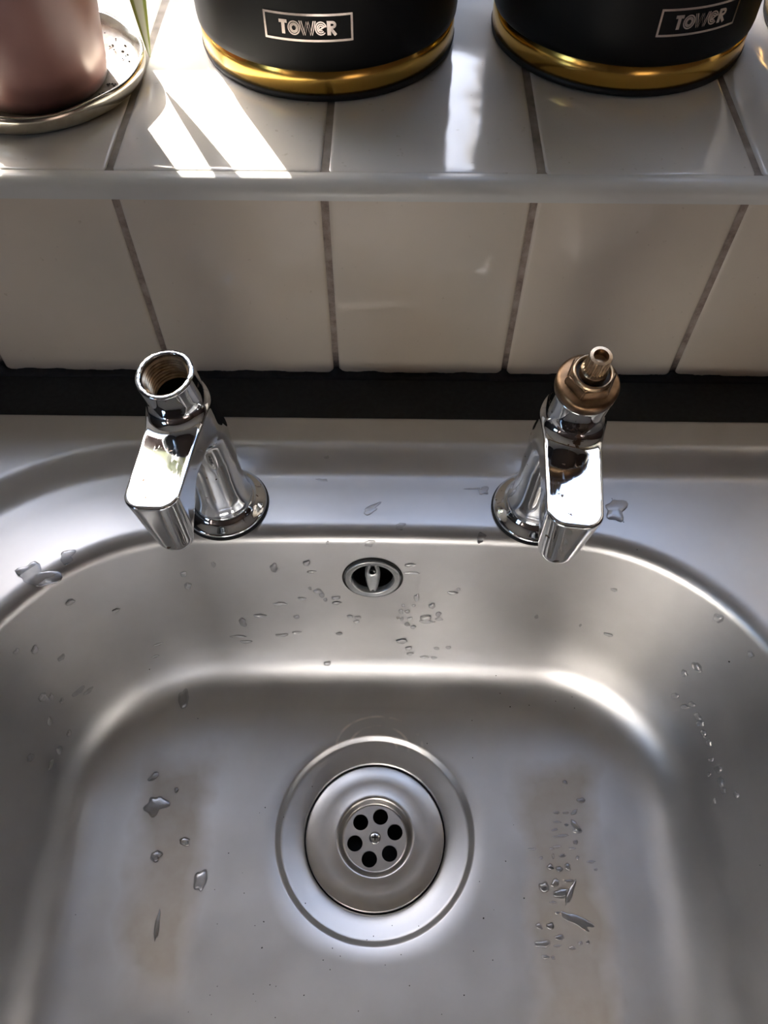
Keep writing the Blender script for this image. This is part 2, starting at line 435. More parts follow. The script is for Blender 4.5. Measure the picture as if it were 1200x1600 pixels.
# black worktop with the sink cut-out, and the mouldy sealant under the tiles
BX = .028     # bowl centre
tag(link('worktop', boxes_mesh('worktop', [
    ((XL, -.055, -.04), (XR, .0, 0)), ((XL, -.62, -.04), (XR, -.53, 0)),
    ((XL, -.53, -.04), (-.27, -.055, 0)), ((.70, -.53, -.04), (XR, -.055, 0))]), 'worktop', None, False),
    'black laminate worktop strip between tiled wall and steel sink', 'worktop')
vs, fs = [], []
NS = 700
for i in range(NS + 1):
    x = WX0 + .02 + (WX1 - WX0 - .04) * i / NS
    g = min(abs((x / TW) - round(x / TW)) * TW, .02)
    h = .0016 + .0007 * math.sin(x * 90) + .0005 * math.sin(x * 311 + 1) + random.uniform(0, .0005) + .0045 * math.exp(-(g / .0028) ** 2)
    vs += [(x, -.0001, h), (x, -.0009, h * .8), (x, -.0028, .0009), (x, -.0055, .0001), (x, -.0001, .0001)]
for i in range(NS):
    for k in range(5):
        fs.append((i * 5 + k, i * 5 + (k + 1) % 5, i * 5 + 5 + (k + 1) % 5, i * 5 + 5 + k))
o = link('trim_2', fix(mesh('trim_2', vs, fs)), 'sealant'); struct(o)

# ------------------------------------------------------------------ the sink
NC, NSD = 20, 26
def outline(xl, xr, yb, yf, r, bow=0.0):
    pts = []
    cs = [(xr - r, yb - r, 0), (xl + r, yb - r, 90), (xl + r, yf + r, 180), (xr - r, yf + r, 270)]
    arcs = [[(cx + r * math.cos(R(a + 90 * k / NC)), cy + r * math.sin(R(a + 90 * k / NC))) for k in range(NC + 1)] for cx, cy, a in cs]
    for i in range(4):
        pts += arcs[i]
        p, q = arcs[i][-1], arcs[(i + 1) % 4][0]
        n = 60 if i in (0, 2) else NSD
        pts += [(p[0] + (q[0] - p[0]) * k / n, p[1] + (q[1] - p[1]) * k / n) for k in range(1, n)]
    if bow:
        xc, hw, ym = (xl + xr) / 2, (xr - xl) / 2, (yb + yf) / 2
        pts = [(x, y - bow * ((x - xc) / hw) ** 2 * max(0, (y - ym) / (yb - ym))) for x, y in pts]
    return pts
DCX, DCY = .0283, -.2525     # waste centre
rings = []
def add(o, z): rings.append([(x, y, z) for x, y in o])
add(outline(-.292, .722, -.0392, -.547, .012), .0002)
add(outline(-.292, .722, -.0392, -.547, .012), .0022)
add(outline(-.2912, .7212, -.0400, -.5462, .0115), .0030)
add(outline(-.2895, .7195, -.0417, -.5445, .011), .0032)
for k in range(5):
    t = k / 4
    add(outline(-.2885 + .0165 * t, .7185 - .0165 * t, -.0427 - .0145 * t, -.5435 + .012 * t, .011 + .16 * t), .0032 - .0002 * t * t)
for k in range(1, 13):
    t = k / 12; s = t * t * (3 - 2 * t)
    add(outline(-.272 + .024 * t, .702 - .024 * t, -.0572 - .0225 * t, -.5315 + .0225 * t, .171 - .024 * t), .0030 - .0090 * s)
HW, YBK, YFR, RC, BOW = .2185, -.1215, -.485, .108, .010
def bowl(off): return outline(BX - HW + off, BX + HW - off, YBK - off, YFR + off, max(.02, RC - off * .85), BOW)
ZL = -.0060
for k in range(1, 5):
    t = k / 5; a = outline(-.248, .678, -.0797, -.509, .147); b = bowl(-.013)
    add([(p[0] + (q[0] - p[0]) * t, p[1] + (q[1] - p[1]) * t) for p, q in zip(a, b)], ZL)
# rolled edge, drafted wall (11 degrees), fillet, floor falling to the waste
RR = .0105; dr = R(11)
for k in range(15):
    t = (R(90) - dr) * k / 14
    add(bowl(-.012 + RR * math.sin(t)), ZL - RR + RR * math.cos(t))
o0 = -.012 + RR * math.cos(dr); z0 = ZL - RR + RR * math.sin(dr)
FR, ZB = .036, -.147
zf0 = ZB + FR * (1 - math.sin(dr)) ; of0 = o0 + (z0 - zf0) * math.tan(dr)
NW = 46
for k in range(1, NW + 1):
    t = k / NW; add(bowl(o0 + (of0 - o0) * t), z0 + (zf0 - z0) * t)
for k in range(1, 17):
    t = (R(90) - dr) * k / 16
    a = dr + t
    add(bowl(of0 + FR * (math.cos(dr) - math.cos(a))), ZB + FR * (1 - math.sin(a)))
of1 = of0 + FR * math.cos(dr)
base = bowl(of1); ang = [math.atan2(y - DCY, x - DCX) for x, y in base]
RD = .0640
for k in range(1, 13):
    t = k / 12; z = ZB - .0045 * t
    add([(p[0] + (DCX + RD * math.cos(a) - p[0]) * t, p[1] + (DCY + RD * math.sin(a) - p[1]) * t) for p, a in zip(base, ang)], z)
def cring(r, z): add([(DCX + r * math.cos(a), DCY + r * math.sin(a)) for a in ang], z)
for r, z in ((.0632, -.1518), (.0622, -.1527), (.0606, -.1546), (.0598, -.1551), (.0585, -.1554), (.054, -.1562), (.0492, -.1575), (.0470, -.1583), (.0457, -.1590), (.0453, -.1605), (.0453, -.185)):
    cring(r, z)
n = len(rings[0]); vs = [p for r_ in rings for p in r_]; fs = []
OVX, OVZ, OVR = .0255, -.0445, .0165
for i in range(len(rings) - 1):
    for j in range(n):
        q = (i * n + j, i * n + (j + 1) % n, (i + 1) * n + (j + 1) % n, (i + 1) * n + j)
        cc = [sum(vs[k][d] for k in q) / 4 for d in range(3)]
        if cc[1] > -.16 and z0 >= cc[2] >= zf0 and (cc[0] - OVX) ** 2 + ((cc[2] - OVZ) / math.cos(dr)) ** 2 < OVR ** 2: continue
        fs.append(q)
me = fix(mesh('sink_body', vs, fs))
if sum(p.normal.z for p in me.polygons if abs(p.normal.z) > .9) < 0: me.flip_normals()
sink = empty('sink', (BX, -.3, 0))
tag(sink, 'stainless steel inset kitchen sink bowl with a pressed ledge', 'sink')
PI_ = Matrix.Translation((-BX, .3, 0))
def part(o, p):
    o.parent = p; o.matrix_parent_inverse = p.matrix_world.inverted(); return o
bpy.context.view_layer.update()
sb = link('bowl', me, 'steel'); part(sb, sink)
bvh = BVHTree.FromPolygons([Vector(v) for v in vs], [list(p.vertices) for p in me.polygons])

# waste: strainer disc, pierced plate, screw, black pipe
bs = empty('sink_strainer', (DCX, DCY, -.1592)); tag(bs, 'round steel strainer plug seated in the sink waste', 'strainer')
link('rim_disc', lathe('rim_disc', [(.0445, -.003), (.0446, -.0005), (.0443, .0006), (.0436, .0009), (.034, .0006), (.0262, .0004), (.0250, .0007), (.0240, .0004), (.0228, -.0008), (.0214, -.0040), (.0207, -.0046), (.0196, -.0047)], 96), 'steel_disc', bs)
holes = [circle(.0050, 28, .0134 * math.cos(R(15.4 + 60 * k)), .0134 * math.sin(R(15.4 + 60 * k))) for k in range(6)]
o = link('pierced_plate', plate_mesh('pierced_plate', circle(.0200, 72), holes, .0016), 'steel_disc', bs, False); o.location = (0, 0, -.0052)
scw = link('screw', lathe('screw', [(.0039, -.001), (.0039, .0003), (.0036, .0007), (.0020, .0010), (0, .0011)], 24), 'steel_bright', bs); scw.location = (0, 0, -.0044)
c1 = link('cross_slot', boxes_mesh('cross_slot', [((-.0019, -.00045, 0), (.0019, .00045, .00035)), ((-.00045, -.0019, 0), (.00045, .0019, .00035))]), 'gasket', scw, False); c1.location = (0, 0, .0009)
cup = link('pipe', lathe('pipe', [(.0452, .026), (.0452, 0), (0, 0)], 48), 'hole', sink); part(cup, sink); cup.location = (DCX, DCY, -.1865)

# overflow grille in the back wall of the bowl
tow = o0 + (z0 - OVZ) * math.tan(dr)
ovy = YBK - tow - BOW * ((OVX - BX) / HW) ** 2
ov = empty('overflow_grille', (OVX, ovy, OVZ), (R(90) - dr, 0, 0)); tag(ov, 'grey overflow grille set in the back wall of the sink bowl', 'overflow')
link('seat', lathe('seat', [(.0160, -.004), (.0182, -.0008), (.0186, .0004), (.0182, .0009), (.0176, .0006), (.0170, -.0012)], 64), 'gasket', ov)
link('ring', lathe('ring', [(.0172, -.004), (.0172, .0012), (.0167, .0020), (.0158, .0021), (.0148, .0014), (.0140, .0017), (.0131, .0014), (.0124, -.0003), (.0123, -.0022)], 64), 'plastic', ov)
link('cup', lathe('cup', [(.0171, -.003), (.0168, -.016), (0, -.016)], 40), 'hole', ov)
# central bridge: waisted bar with a screw slot
vs2, fs2 = [], []
nb = 13
for i in range(nb):
    y = -.0128 + .0256 * i / (nb - 1); k = (y / .0128); hwid = .0026 + .0022 * (1 - k * k)
    zt = -.0006 - .0018 * (1 - k * k)
    vs2 += [(-hwid, y, zt - .004), (-hwid, y, zt), (-hwid * .55, y, zt + .0012), (0, y, zt + (.0002 if y < .001 else -.004)), (hwid * .55, y, zt + .0012), (hwid, y, zt), (hwid, y, zt - .004)]
for i in range(nb - 1):
    for k in range(6): fs2.append((i * 7 + k, i * 7 + k + 1, i * 7 + 8 + k, i * 7 + 7 + k))
link('bridge', fix(mesh('bridge', vs2, fs2)), 'plastic', ov)
o = link('screw_recess', lathe('screw_recess', [(.0024, -.002), (.0024, .0006), (.0018, .0006), (.0018, -.0015), (0, -.0015)], 20), 'gasket', ov); o.location = (0, .0028, -.0024)

# ------------------------------------------------------------------ taps (signed-distance body, meshed with surface nets)
def surface_nets(f, lo, hi, h, proj=4):
    ax = [np.arange(lo[i], hi[i] + h, h) for i in range(3)]
    X, Y, Z = np.meshgrid(*ax, indexing='ij'); D = f(X, Y, Z); S = D < 0
    nx, ny, nz = D.shape
    acc = np.zeros((nx - 1, ny - 1, nz - 1, 3)); cnt = np.zeros((nx - 1, ny - 1, nz - 1))
    for axn in range(3):
        a = [slice(None)] * 3; b = [slice(None)] * 3; a[axn] = slice(0, -1); b[axn] = slice(1, None)
        d0, d1 = D[tuple(a)], D[tuple(b)]; cr = (d0 < 0) != (d1 < 0)
        idx = np.argwhere(cr); t = (d0[cr] / (d0[cr] - d1[cr]))
        P = idx.astype(float); P[:, axn] += t
        o1, o2 = [k for k in range(3) if k != axn]
        for s1 in (0, -1):
            for s2 in (0, -1):
                c = idx.copy(); c[:, o1] += s1; c[:, o2] += s2
                ok = (c >= 0).all(1) & (c[:, 0] < nx - 1) & (c[:, 1] < ny - 1) & (c[:, 2] < nz - 1)
                np.add.at(acc, tuple(c[ok].T), P[ok]); np.add.at(cnt, tuple(c[ok].T), 1)
    cells = np.argwhere(cnt > 0); vid = -np.ones(cnt.shape, int); vid[tuple(cells.T)] = np.arange(len(cells))
    V = acc[tuple(cells.T)] / cnt[tuple(cells.T)][:, None] * h + np.array(lo)
    for _ in range(proj):
        e = h * .05; x, y, z = V.T; d = f(x, y, z)
        g = np.stack([f(x + e, y, z) - f(x - e, y, z), f(x, y + e, z) - f(x, y - e, z), f(x, y, z + e) - f(x, y, z - e)], -1) / (2 * e)
        st = (d / np.maximum((g * g).sum(-1), .2))[:, None] * g
        V = V - np.clip(st, -h * .6, h * .6)
    faces = []
    for axn in range(3):
        o1, o2 = (axn + 1) % 3, (axn + 2) % 3
        a = [slice(None)] * 3; b = [slice(None)] * 3; a[axn] = slice(0, -1); b[axn] = slice(1, None)
        s0, s1 = S[tuple(a)], S[tuple(b)]; idx = np.argwhere(s0 != s1); fl = s0[tuple(idx.T)]
        ok = (idx[:, o1] > 0) & (idx[:, o2] > 0) & (idx[:, o1] < D.shape[o1] - 1) & (idx[:, o2] < D.shape[o2] - 1)
        idx, fl = idx[ok], fl[ok]; q = []
        for s1_, s2_ in ((-1, -1), (0, -1), (0, 0), (-1, 0)):
            c = idx.copy(); c[:, o1] += s1_; c[:, o2] += s2_; q.append(vid[tuple(c.T)])
        q = np.stack(q, -1); q[~fl] = q[~fl][:, ::-1]; faces.append(q)
    return V, np.concatenate(faces)
def smin(a, b, k):
    h = np.clip(.5 + .5 * (b - a) / k, 0, 1); return b + (a - b) * h - k * h * (1 - h)
def smax(a, b, k): return -smin(-a, -b, k)
TILT = R(13); AX = np.array([0, -math.sin(TILT), math.cos(TILT)]); A0 = np.array([0, -.0030, .0690]); TOP = .0430
def tap_sdf(x, y, z):
    # tapering stem
    rs = .0158 - .0030 * np.clip(z / .08, 0, 1) + .0018 * np.exp(-np.clip(z - .007, 0, 1) / .005)
    stem = np.maximum(np.sqrt(x * x + y * y) - rs, -1)
    stem = np.maximum(smax(stem, z - .066, .012), .0005 - z)
    # valve barrel, leaning towards the spout
    px, py, pz = x - A0[0], y - A0[1], z - A0[2]
    t = py * AX[1] + pz * AX[2]; rad = np.sqrt(np.maximum(px * px + py * py + pz * pz - t * t, 1e-12))
    rb = .0136 + .0005 * np.clip((t - .010) / (TOP - .014), 0, 1) - .0055 * np.clip(-t / .024, 0, 1)
    barrel = smax(rad - rb, np.maximum(t - TOP, -.027 - t), .0008)
    # flat-topped spout with a rounded nozzle hanging from its end
    ztop = .0868 + (y + .02) * .035
    dz = np.clip((ztop - z) / .044, 0, 1.2)
    hw = .0142 + (y + .01) * .020 - .0042 * dz * np.clip((-y - .03) / .03, 0, 1)
    yend = -.0725 + .0045 * dz
    yc = (yend - .004) / 2; hy = (-.004 - yend) / 2; rc = .0088
    qx = np.abs(x) - hw + rc; qy = np.abs(y - yc) - hy + rc
    plan = np.sqrt(np.maximum(qx, 0) ** 2 + np.maximum(qy, 0) ** 2) + np.minimum(np.maximum(qx, qy), 0) - rc
    under = .0670 - .0255 * np.clip((-y - .040) / .022, 0, 1) ** 1.5
    sp = smax(smax(plan, z - ztop, .0016), under - z, .009)
    d = smin(stem, barrel, .012); d = smin(d, sp, .0105)
    bore = np.maximum(rad - .0114, np.maximum(TOP - .032 - t, t - TOP - .01))
    d = smax(d, -bore, .0006)
    out = np.maximum(np.sqrt(x * x + (y + .0595) ** 2) - .0050, z - .070)
    return smax(d, -out, .0008)
V, Q = surface_nets(tap_sdf, (-.020, -.080, .000), (.020, .022, .118), .00075)
tap_me = mesh('tap_body', V, [tuple(int(i) for i in q) for q in Q])
flange_me = lathe('tap_flange', [(.0240, .0004), (.0246, .0010), (.0246, .0021), (.0240, .0030), (.0226, .0037), (.0205, .0046), (.0192, .0054), (.0184, .0064), (.0177, .0077), (.0165, .0086), (.0140, .0088)], 72)
gasket_me = lathe('tap_gasket', [(.0150, .0), (.0253, .0), (.0256, .0006), (.0250, .0012), (.0150, .0012)], 64)
def make_tap(loc, rz, lean, label, bmesh_=None, mat='chrome'):
    t = empty('basin_tap', loc, (0, 0, R(rz))); tag(t, label, 'tap', None)
    link('gasket', gasket_me, 'gasket', t); f = link('flange', flange_me, 'chrome', t); f.location = (0, 0, .0008)
    b = link('tap_body', bmesh_ or tap_me, mat, t); b.rotation_euler = lean; b.location = (0, 0, .0035)
    return t, b
qx = Matrix.Rotation(TILT, 4, 'X')
def on_axis(o, t):
    o.rotation_euler = (TILT, 0, 0); o.location = Vector(A0 + AX * t); return o
tap_pitted = tap_me.copy()
ltap, lb = make_tap((-.0612, -.0985, ZL), -4, (R(-4.5), R(-4.6), 0), 'chrome tap with an empty threaded valve socket, left of the overflow')
zig = []
for k in range(8):
    zz = TOP - .0022 - .0021 * k; zig += [(.0113, zz), (.0101, zz - .0008), (.0101, zz - .0012), (.0113, zz - .0020)]
o = on_axis(link('thread', lathe('thread', zig, 48), 'brass_light', lb), 0); auto_sharp(o, 20)
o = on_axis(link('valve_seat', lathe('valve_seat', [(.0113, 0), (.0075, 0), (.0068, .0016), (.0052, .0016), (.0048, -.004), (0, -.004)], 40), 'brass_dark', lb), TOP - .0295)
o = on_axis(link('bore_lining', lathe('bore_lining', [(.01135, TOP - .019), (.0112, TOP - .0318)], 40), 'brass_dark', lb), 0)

rtap, rb_ = make_tap((.1205, -.0995, ZL), -5, (R(-2.2), R(2.6), 0), 'chrome tap with exposed brass valve spindle, right of the overflow', tap_pitted, 'chrome_pitted')
bon = on_axis(link('valve_collar', lathe('valve_collar', [(.0112, -.004), (.0138, .0002), (.0145, .0010), (.0147, .0050), (.0142, .0064), (.0130, .0070), (.0100, .0074)], 64), 'brass', rb_), TOP)
hx = [(.0117 * math.cos(R(60 * k + 12)), .0117 * math.sin(R(60 * k + 12))) for k in range(6)]
vs3, fs3 = [], []
for s_, z in ((1, .0055), (1, .0108), (.90, .0128)):
    vs3 += [(x * s_, y * s_, z) for x, y in hx]
for i in range(2):
    for k in range(6): fs3.append((i * 6 + k, i * 6 + (k + 1) % 6, i * 6 + 6 + (k + 1) % 6, i * 6 + 6 + k))
fs3.append(tuple(range(12, 18)))
hexme = fix(mesh('hex_nut', vs3, fs3)); b = bmesh.new(); b.from_mesh(hexme)
bmesh.ops.bevel(b, geom=[e for e in b.edges if not e.is_boundary], offset=.0006, segments=2, affect='EDGES'); b.to_mesh(hexme); b.free()
o = on_axis(link('hex_nut', hexme, 'brass', rb_), TOP); auto_sharp(o, 30)
on_axis(link('gland_ring', lathe('gland_ring', [(.0093, .0118), (.0092, .0146), (.0085, .0150), (.0078, .0146), (.0077, .0128)], 48), 'brass_light', rb_), TOP)
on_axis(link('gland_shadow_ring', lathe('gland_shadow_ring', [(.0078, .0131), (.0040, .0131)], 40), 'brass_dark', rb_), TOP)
# splined spindle with a drilled top
vs4, fs4 = [], []; NT_ = 96
pr = [(.0062, .0130, 0), (.0062, .0168, 0), (.0056, .0176, 0), (.0052, .0180, 1), (.0052, .0262, 1), (.0049, .0270, .3), (.0034, .0272, 0), (.0032, .0268, 0), (.0031, .0235, 0)]
for r, z, sp in pr:
    for i in range(NT_):
        a = 2 * math.pi * i / NT_; rr_ = r - sp * .00042 * (1 if (i % 4) < 2 else 0)
        vs4.append((rr_ * math.cos(a), rr_ * math.sin(a), z))
for k in range(len(pr) - 1):
    for i in range(NT_): j = (i + 1) % NT_; fs4.append((k * NT_ + i, k * NT_ + j, (k + 1) * NT_ + j, (k + 1) * NT_ + i))
fs4.append(tuple((len(pr) - 1) * NT_ + i for i in range(NT_)))
o = on_axis(link('spindle', fix(mesh('spindle', vs4, fs4)), 'brass_light', rb_), TOP); auto_sharp(o, 32)

# ------------------------------------------------------------------ canisters
CR, CH = .0738, .175
def wrap(name, quads, ang0, r, zc, parent, mat='rose'):
    """2-D quads (u along the surface, v up), bent round the canister"""
    vs, fs = [], []
    for q in quads:
        k = len(vs)
        for u, v in q:
            a = ang0 + u / r; vs.append((r * math.sin(a), -r * math.cos(a), zc + v))
        fs.append((k, k + 1, k + 2, k + 3))
    return link(name, mesh(name, vs, fs), mat, parent, False)
def stroke(pts, wd, closed=False):
    out = []; P = [Vector(p) for p in pts]; n_ = len(P)
    nrm = []
    for i in range(n_):
        a = P[(i - 1) % n_] if (closed or i > 0) else P[i]; b_ = P[(i + 1) % n_] if (closed or i < n_ - 1) else P[i]
        d = (b_ - a).normalized(); nrm.append(Vector((-d.y, d.x)) * wd / 2)
    for i in range(n_ if closed else n_ - 1):
        j = (i + 1) % n_
        out.append((P[i] - nrm[i], P[j] - nrm[j], P[j] + nrm[j], P[i] + nrm[i]))
    return out
def arc(cx, cy, rx, ry, a0, a1, n_=18): return [(cx + rx * math.cos(R(a0 + (a1 - a0) * i / n_)), cy + ry * math.sin(R(a0 + (a1 - a0) * i / n_))) for i in range(n_ + 1)]
def logo():
    q = []; H = .0068; B = -H / 2; T = H / 2
    q += stroke([(-.0146, T - .0008), (-.0104, T - .0008)], .0016) + stroke([(-.0125, T - .0008), (-.0125, B)], .0017)
    for r in (.0029, .0020, .00135): q += stroke(arc(-.0070, -.0002, r, r * 1.08, 0, 360, 26)[:-1], .00062, True)
    for dx in (-.00055, .00045):
        q += stroke([(-.0036 + dx, T), (-.0018 + dx, B), (-.0000 + dx, T - .0004), (.0018 + dx, B), (.0036 + dx, T)], .0006)
    for r in (.0027, .0018, .0010): q += stroke(arc(.0066, -.0001, r, r * 1.12, 10, 318, 24), .00062)
    q += stroke([(.0052, -.0012), (.0088, .0010)], .0008)
    q += stroke([(.0106, T), (.0106, B)], .0018)
    q += stroke([(.0106, T - .0007), (.0124, T - .0007)] + arc(.0124, T - .0019, .0013, .0012, 90, -90, 8) + [(.0106, T - .0031)], .0013)
    q += stroke([(.0114, T - .0034), (.0140, B)], .0015)
    return q
def frame_quads(hw, hh):
    q = []; n_ = 16
    for v in (-hh, hh): q += stroke([(-hw + 2 * hw * i / n_, v) for i in range(n_ + 1)], .0011)
    for u in (-hw, hw): q += stroke([(u, -hh - .0005), (u, hh + .0005)], .0011)
    return q
foot_me = lathe('foot', [(0, .0002), (.0715, .0002), (.0728, .0008), (.0734, .0036), (.0722, .0044)], 96)
gold_me = lathe('gold_band', [(.0724, .0040), (.0730, .0044), (.0730, .0174), (.0724, .0178)], 128)
body_me = lathe('canister_body', [(.0722, .0166), (.0733, .0170), (CR, .0180), (CR + .0003, .0210), (CR + .0003, CH - .004), (CR - .001, CH), (0, CH)], 128)
lid_me = lathe('lid', [(CR - .002, CH), (CR + .0008, CH + .0005), (CR + .0010, CH + .016), (CR - .004, CH + .0195), (.02, CH + .0215), (.011, CH + .023), (.0135, CH + .033), (.011, CH + .037), (0, CH + .0375)], 96)
bad_me = {}
def canister(x, y, ang, label, show=True):
    c = empty('canister', (x, y, ZS)); tag(c, label, 'canister', 'black and gold canisters on the sill')
    link('foot', foot_me, 'canister_base', c); link('gold_band', gold_me, 'gold', c)
    b_ = link('canister_body', body_me, 'canister', c); link('lid', lid_me, 'gold', c)
    if show:
        wrap('logo_frame', frame_quads(.0222, .0061), ang, CR + .0006, .0392, b_)
        wrap('logo_lettering', logo(), ang, CR + .0006, .0392, b_)
canister(-.0035, .1345, R(-3.5), 'black canister with gold band standing beside the pink plant pot')
canister(.1655, .1415, R(19), 'middle black canister with gold band and its badge turned right')
canister(.3290, .1480, R(40), 'black canister cut by the right edge, only its gold band showing', False)

# ------------------------------------------------------------------ plant pot, saucer, spider plant
PX, PY = -.157, .0760
sa = empty('saucer', (PX - .002, PY + .006, ZS)); tag(sa, 'round silver dish under the pink plant pot', 'saucer')
vs5, fs5 = [], []; prS = [(0, .0006), (.0500, .0006), (.0540, .0015), (.0562, .0040), (.0572, .0080), (.0572, .0112), (.0564, .0124), (.0552, .0118), (.0538, .0080), (.0515, .0048), (.044, .0034), (0, .0034)]
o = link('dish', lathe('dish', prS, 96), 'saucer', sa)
for v in o.data.vertices:           # hand-beaten rim
    r = math.hypot(v.co.x, v.co.y)
    if r > .045:
        a = math.atan2(v.co.y, v.co.x); k = 1 + .005 * math.sin(7 * a) * (r / .056) + .006 * math.sin(4 * a + 1)
        v.co.x *= k; v.co.y *= k; v.co.z *= 1 + .05 * math.sin(7 * a + .5)
rnd = random.Random(3); vs6, fs6 = [], []
for k in range(60):
    a = rnd.uniform(-1.2, 1.9); r = rnd.uniform(.040, .051); s = rnd.uniform(.0003, .0011); q = len(vs6)
    cx, cy, cz = r * math.cos(a), r * math.sin(a), .0036 + s * .4 + max(0, r - .047) * .25
    vs6 += [(cx - s, cy, cz), (cx + s, cy, cz), (cx, cy - s, cz), (cx, cy + s, cz), (cx, cy, cz + s * .8), (cx, cy, cz - s * .4)]
    for t_ in ((0, 2, 4), (2, 1, 4), (1, 3, 4), (3, 0, 4), (2, 0, 5), (1, 2, 5), (3, 1, 5), (0, 3, 5)): fs6.append(tuple(q + i for i in t_))
o = link('spilled_soil', mesh('spilled_soil', vs6, fs6), 'dirt', sa, False); o['kind'] = 'stuff'
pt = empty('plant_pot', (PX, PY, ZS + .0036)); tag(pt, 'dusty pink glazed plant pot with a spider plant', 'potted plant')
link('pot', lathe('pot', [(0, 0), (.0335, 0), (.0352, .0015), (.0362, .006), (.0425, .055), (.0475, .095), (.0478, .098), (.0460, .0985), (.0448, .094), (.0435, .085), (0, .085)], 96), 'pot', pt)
o = link('soil', lathe('soil', [(0, .0900), (.02, .0895), (.0440, .0880)], 40), 'soil', pt)
def leaf(pts, wd, parent=pt, side=None):
    """arching blade through control points (Catmull-Rom), folded along its midrib"""
    P = [Vector(p) for p in pts]; P = [2 * P[0] - P[1]] + P + [2 * P[-1] - P[-2]]; S = []
    for i in range(1, len(P) - 2):
        for k in range(8):
            t = k / 8; a, b_, c, d = P[i - 1:i + 3]
            S.append(.5 * ((2 * b_) + (c - a) * t + (2 * a - 5 * b_ + 4 * c - d) * t * t + (3 * b_ - a - 3 * c + d) * t ** 3))
    S.append(P[-2]); N = len(S); vs, fs, uv = [], [], []
    for i, p in enumerate(S):
        tg = (S[min(i + 1, N - 1)] - S[max(i - 1, 0)]).normalized()
        sd_ = tg.cross(Vector((0, 0, 1)))
        if sd_.length < .05: sd_ = Vector((1, 0, 0))
        sd_ = (side - tg * side.dot(tg)).normalized() if side else sd_.normalized(); nn = sd_.cross(tg).normalized()
        u = i / (N - 1); w_ = wd * min(1, .45 + u * 3) * min(1, ((1 - u) * 2.2) ** .8 + .02)
        for k, f_ in enumerate((-1, -.5, 0, .5, 1)):
            vs.append(p + sd_ * w_ * f_ / 2 + nn * abs(f_) * w_ * .22 + nn * 0); uv.append((k / 4, u))
    nv = len(vs); th = .0004
    for i in range(N - 1):
        for k in range(4): fs.append((i * 5 + k, i * 5 + k + 1, i * 5 + 6 + k, i * 5 + 5 + k))
    me = mesh('leaf', vs, fs); ul = me.uv_layers.new(name='UVMap')
    for lp in me.loops: ul.data[lp.index].uv = uv[lp.vertex_index]
    o = link('leaf', me, 'leaf', parent); md = o.modifiers.new('thickness', 'SOLIDIFY'); md.thickness = th
    return o
leaf([(.01, .0, .088), (.022, .010, .150), (.046, .026, .160), (.0540, .030, .110), (.0560, .025, .055), (.0575, .015, .005)], .024, pt, Vector((1, .35, 0)))
rl = random.Random(11)
for k in range(13):
    a = R(-60 + 360 * k / 13 + rl.uniform(-9, 9)); L = rl.uniform(.07, .12); hgt = rl.uniform(.15, .22); dp = rl.uniform(.10, .17)
    ca, sa_ = math.cos(a), math.sin(a)
    if sa_ < -.3: L *= .6; dp = max(dp, .16)
    if ca > .35: L = min(L, .060); hgt = max(hgt, .19); dp = max(dp, .15)
    leaf([(.012 * ca, .012 * sa_, .088), (.028 * ca, .028 * sa_, .14), (L * .55 * ca, L * .55 * sa_, hgt), (L * .95 * ca, L * .95 * sa_, hgt - .02), (L * 1.15 * ca, L * 1.15 * sa_, dp)], rl.uniform(.009, .013))

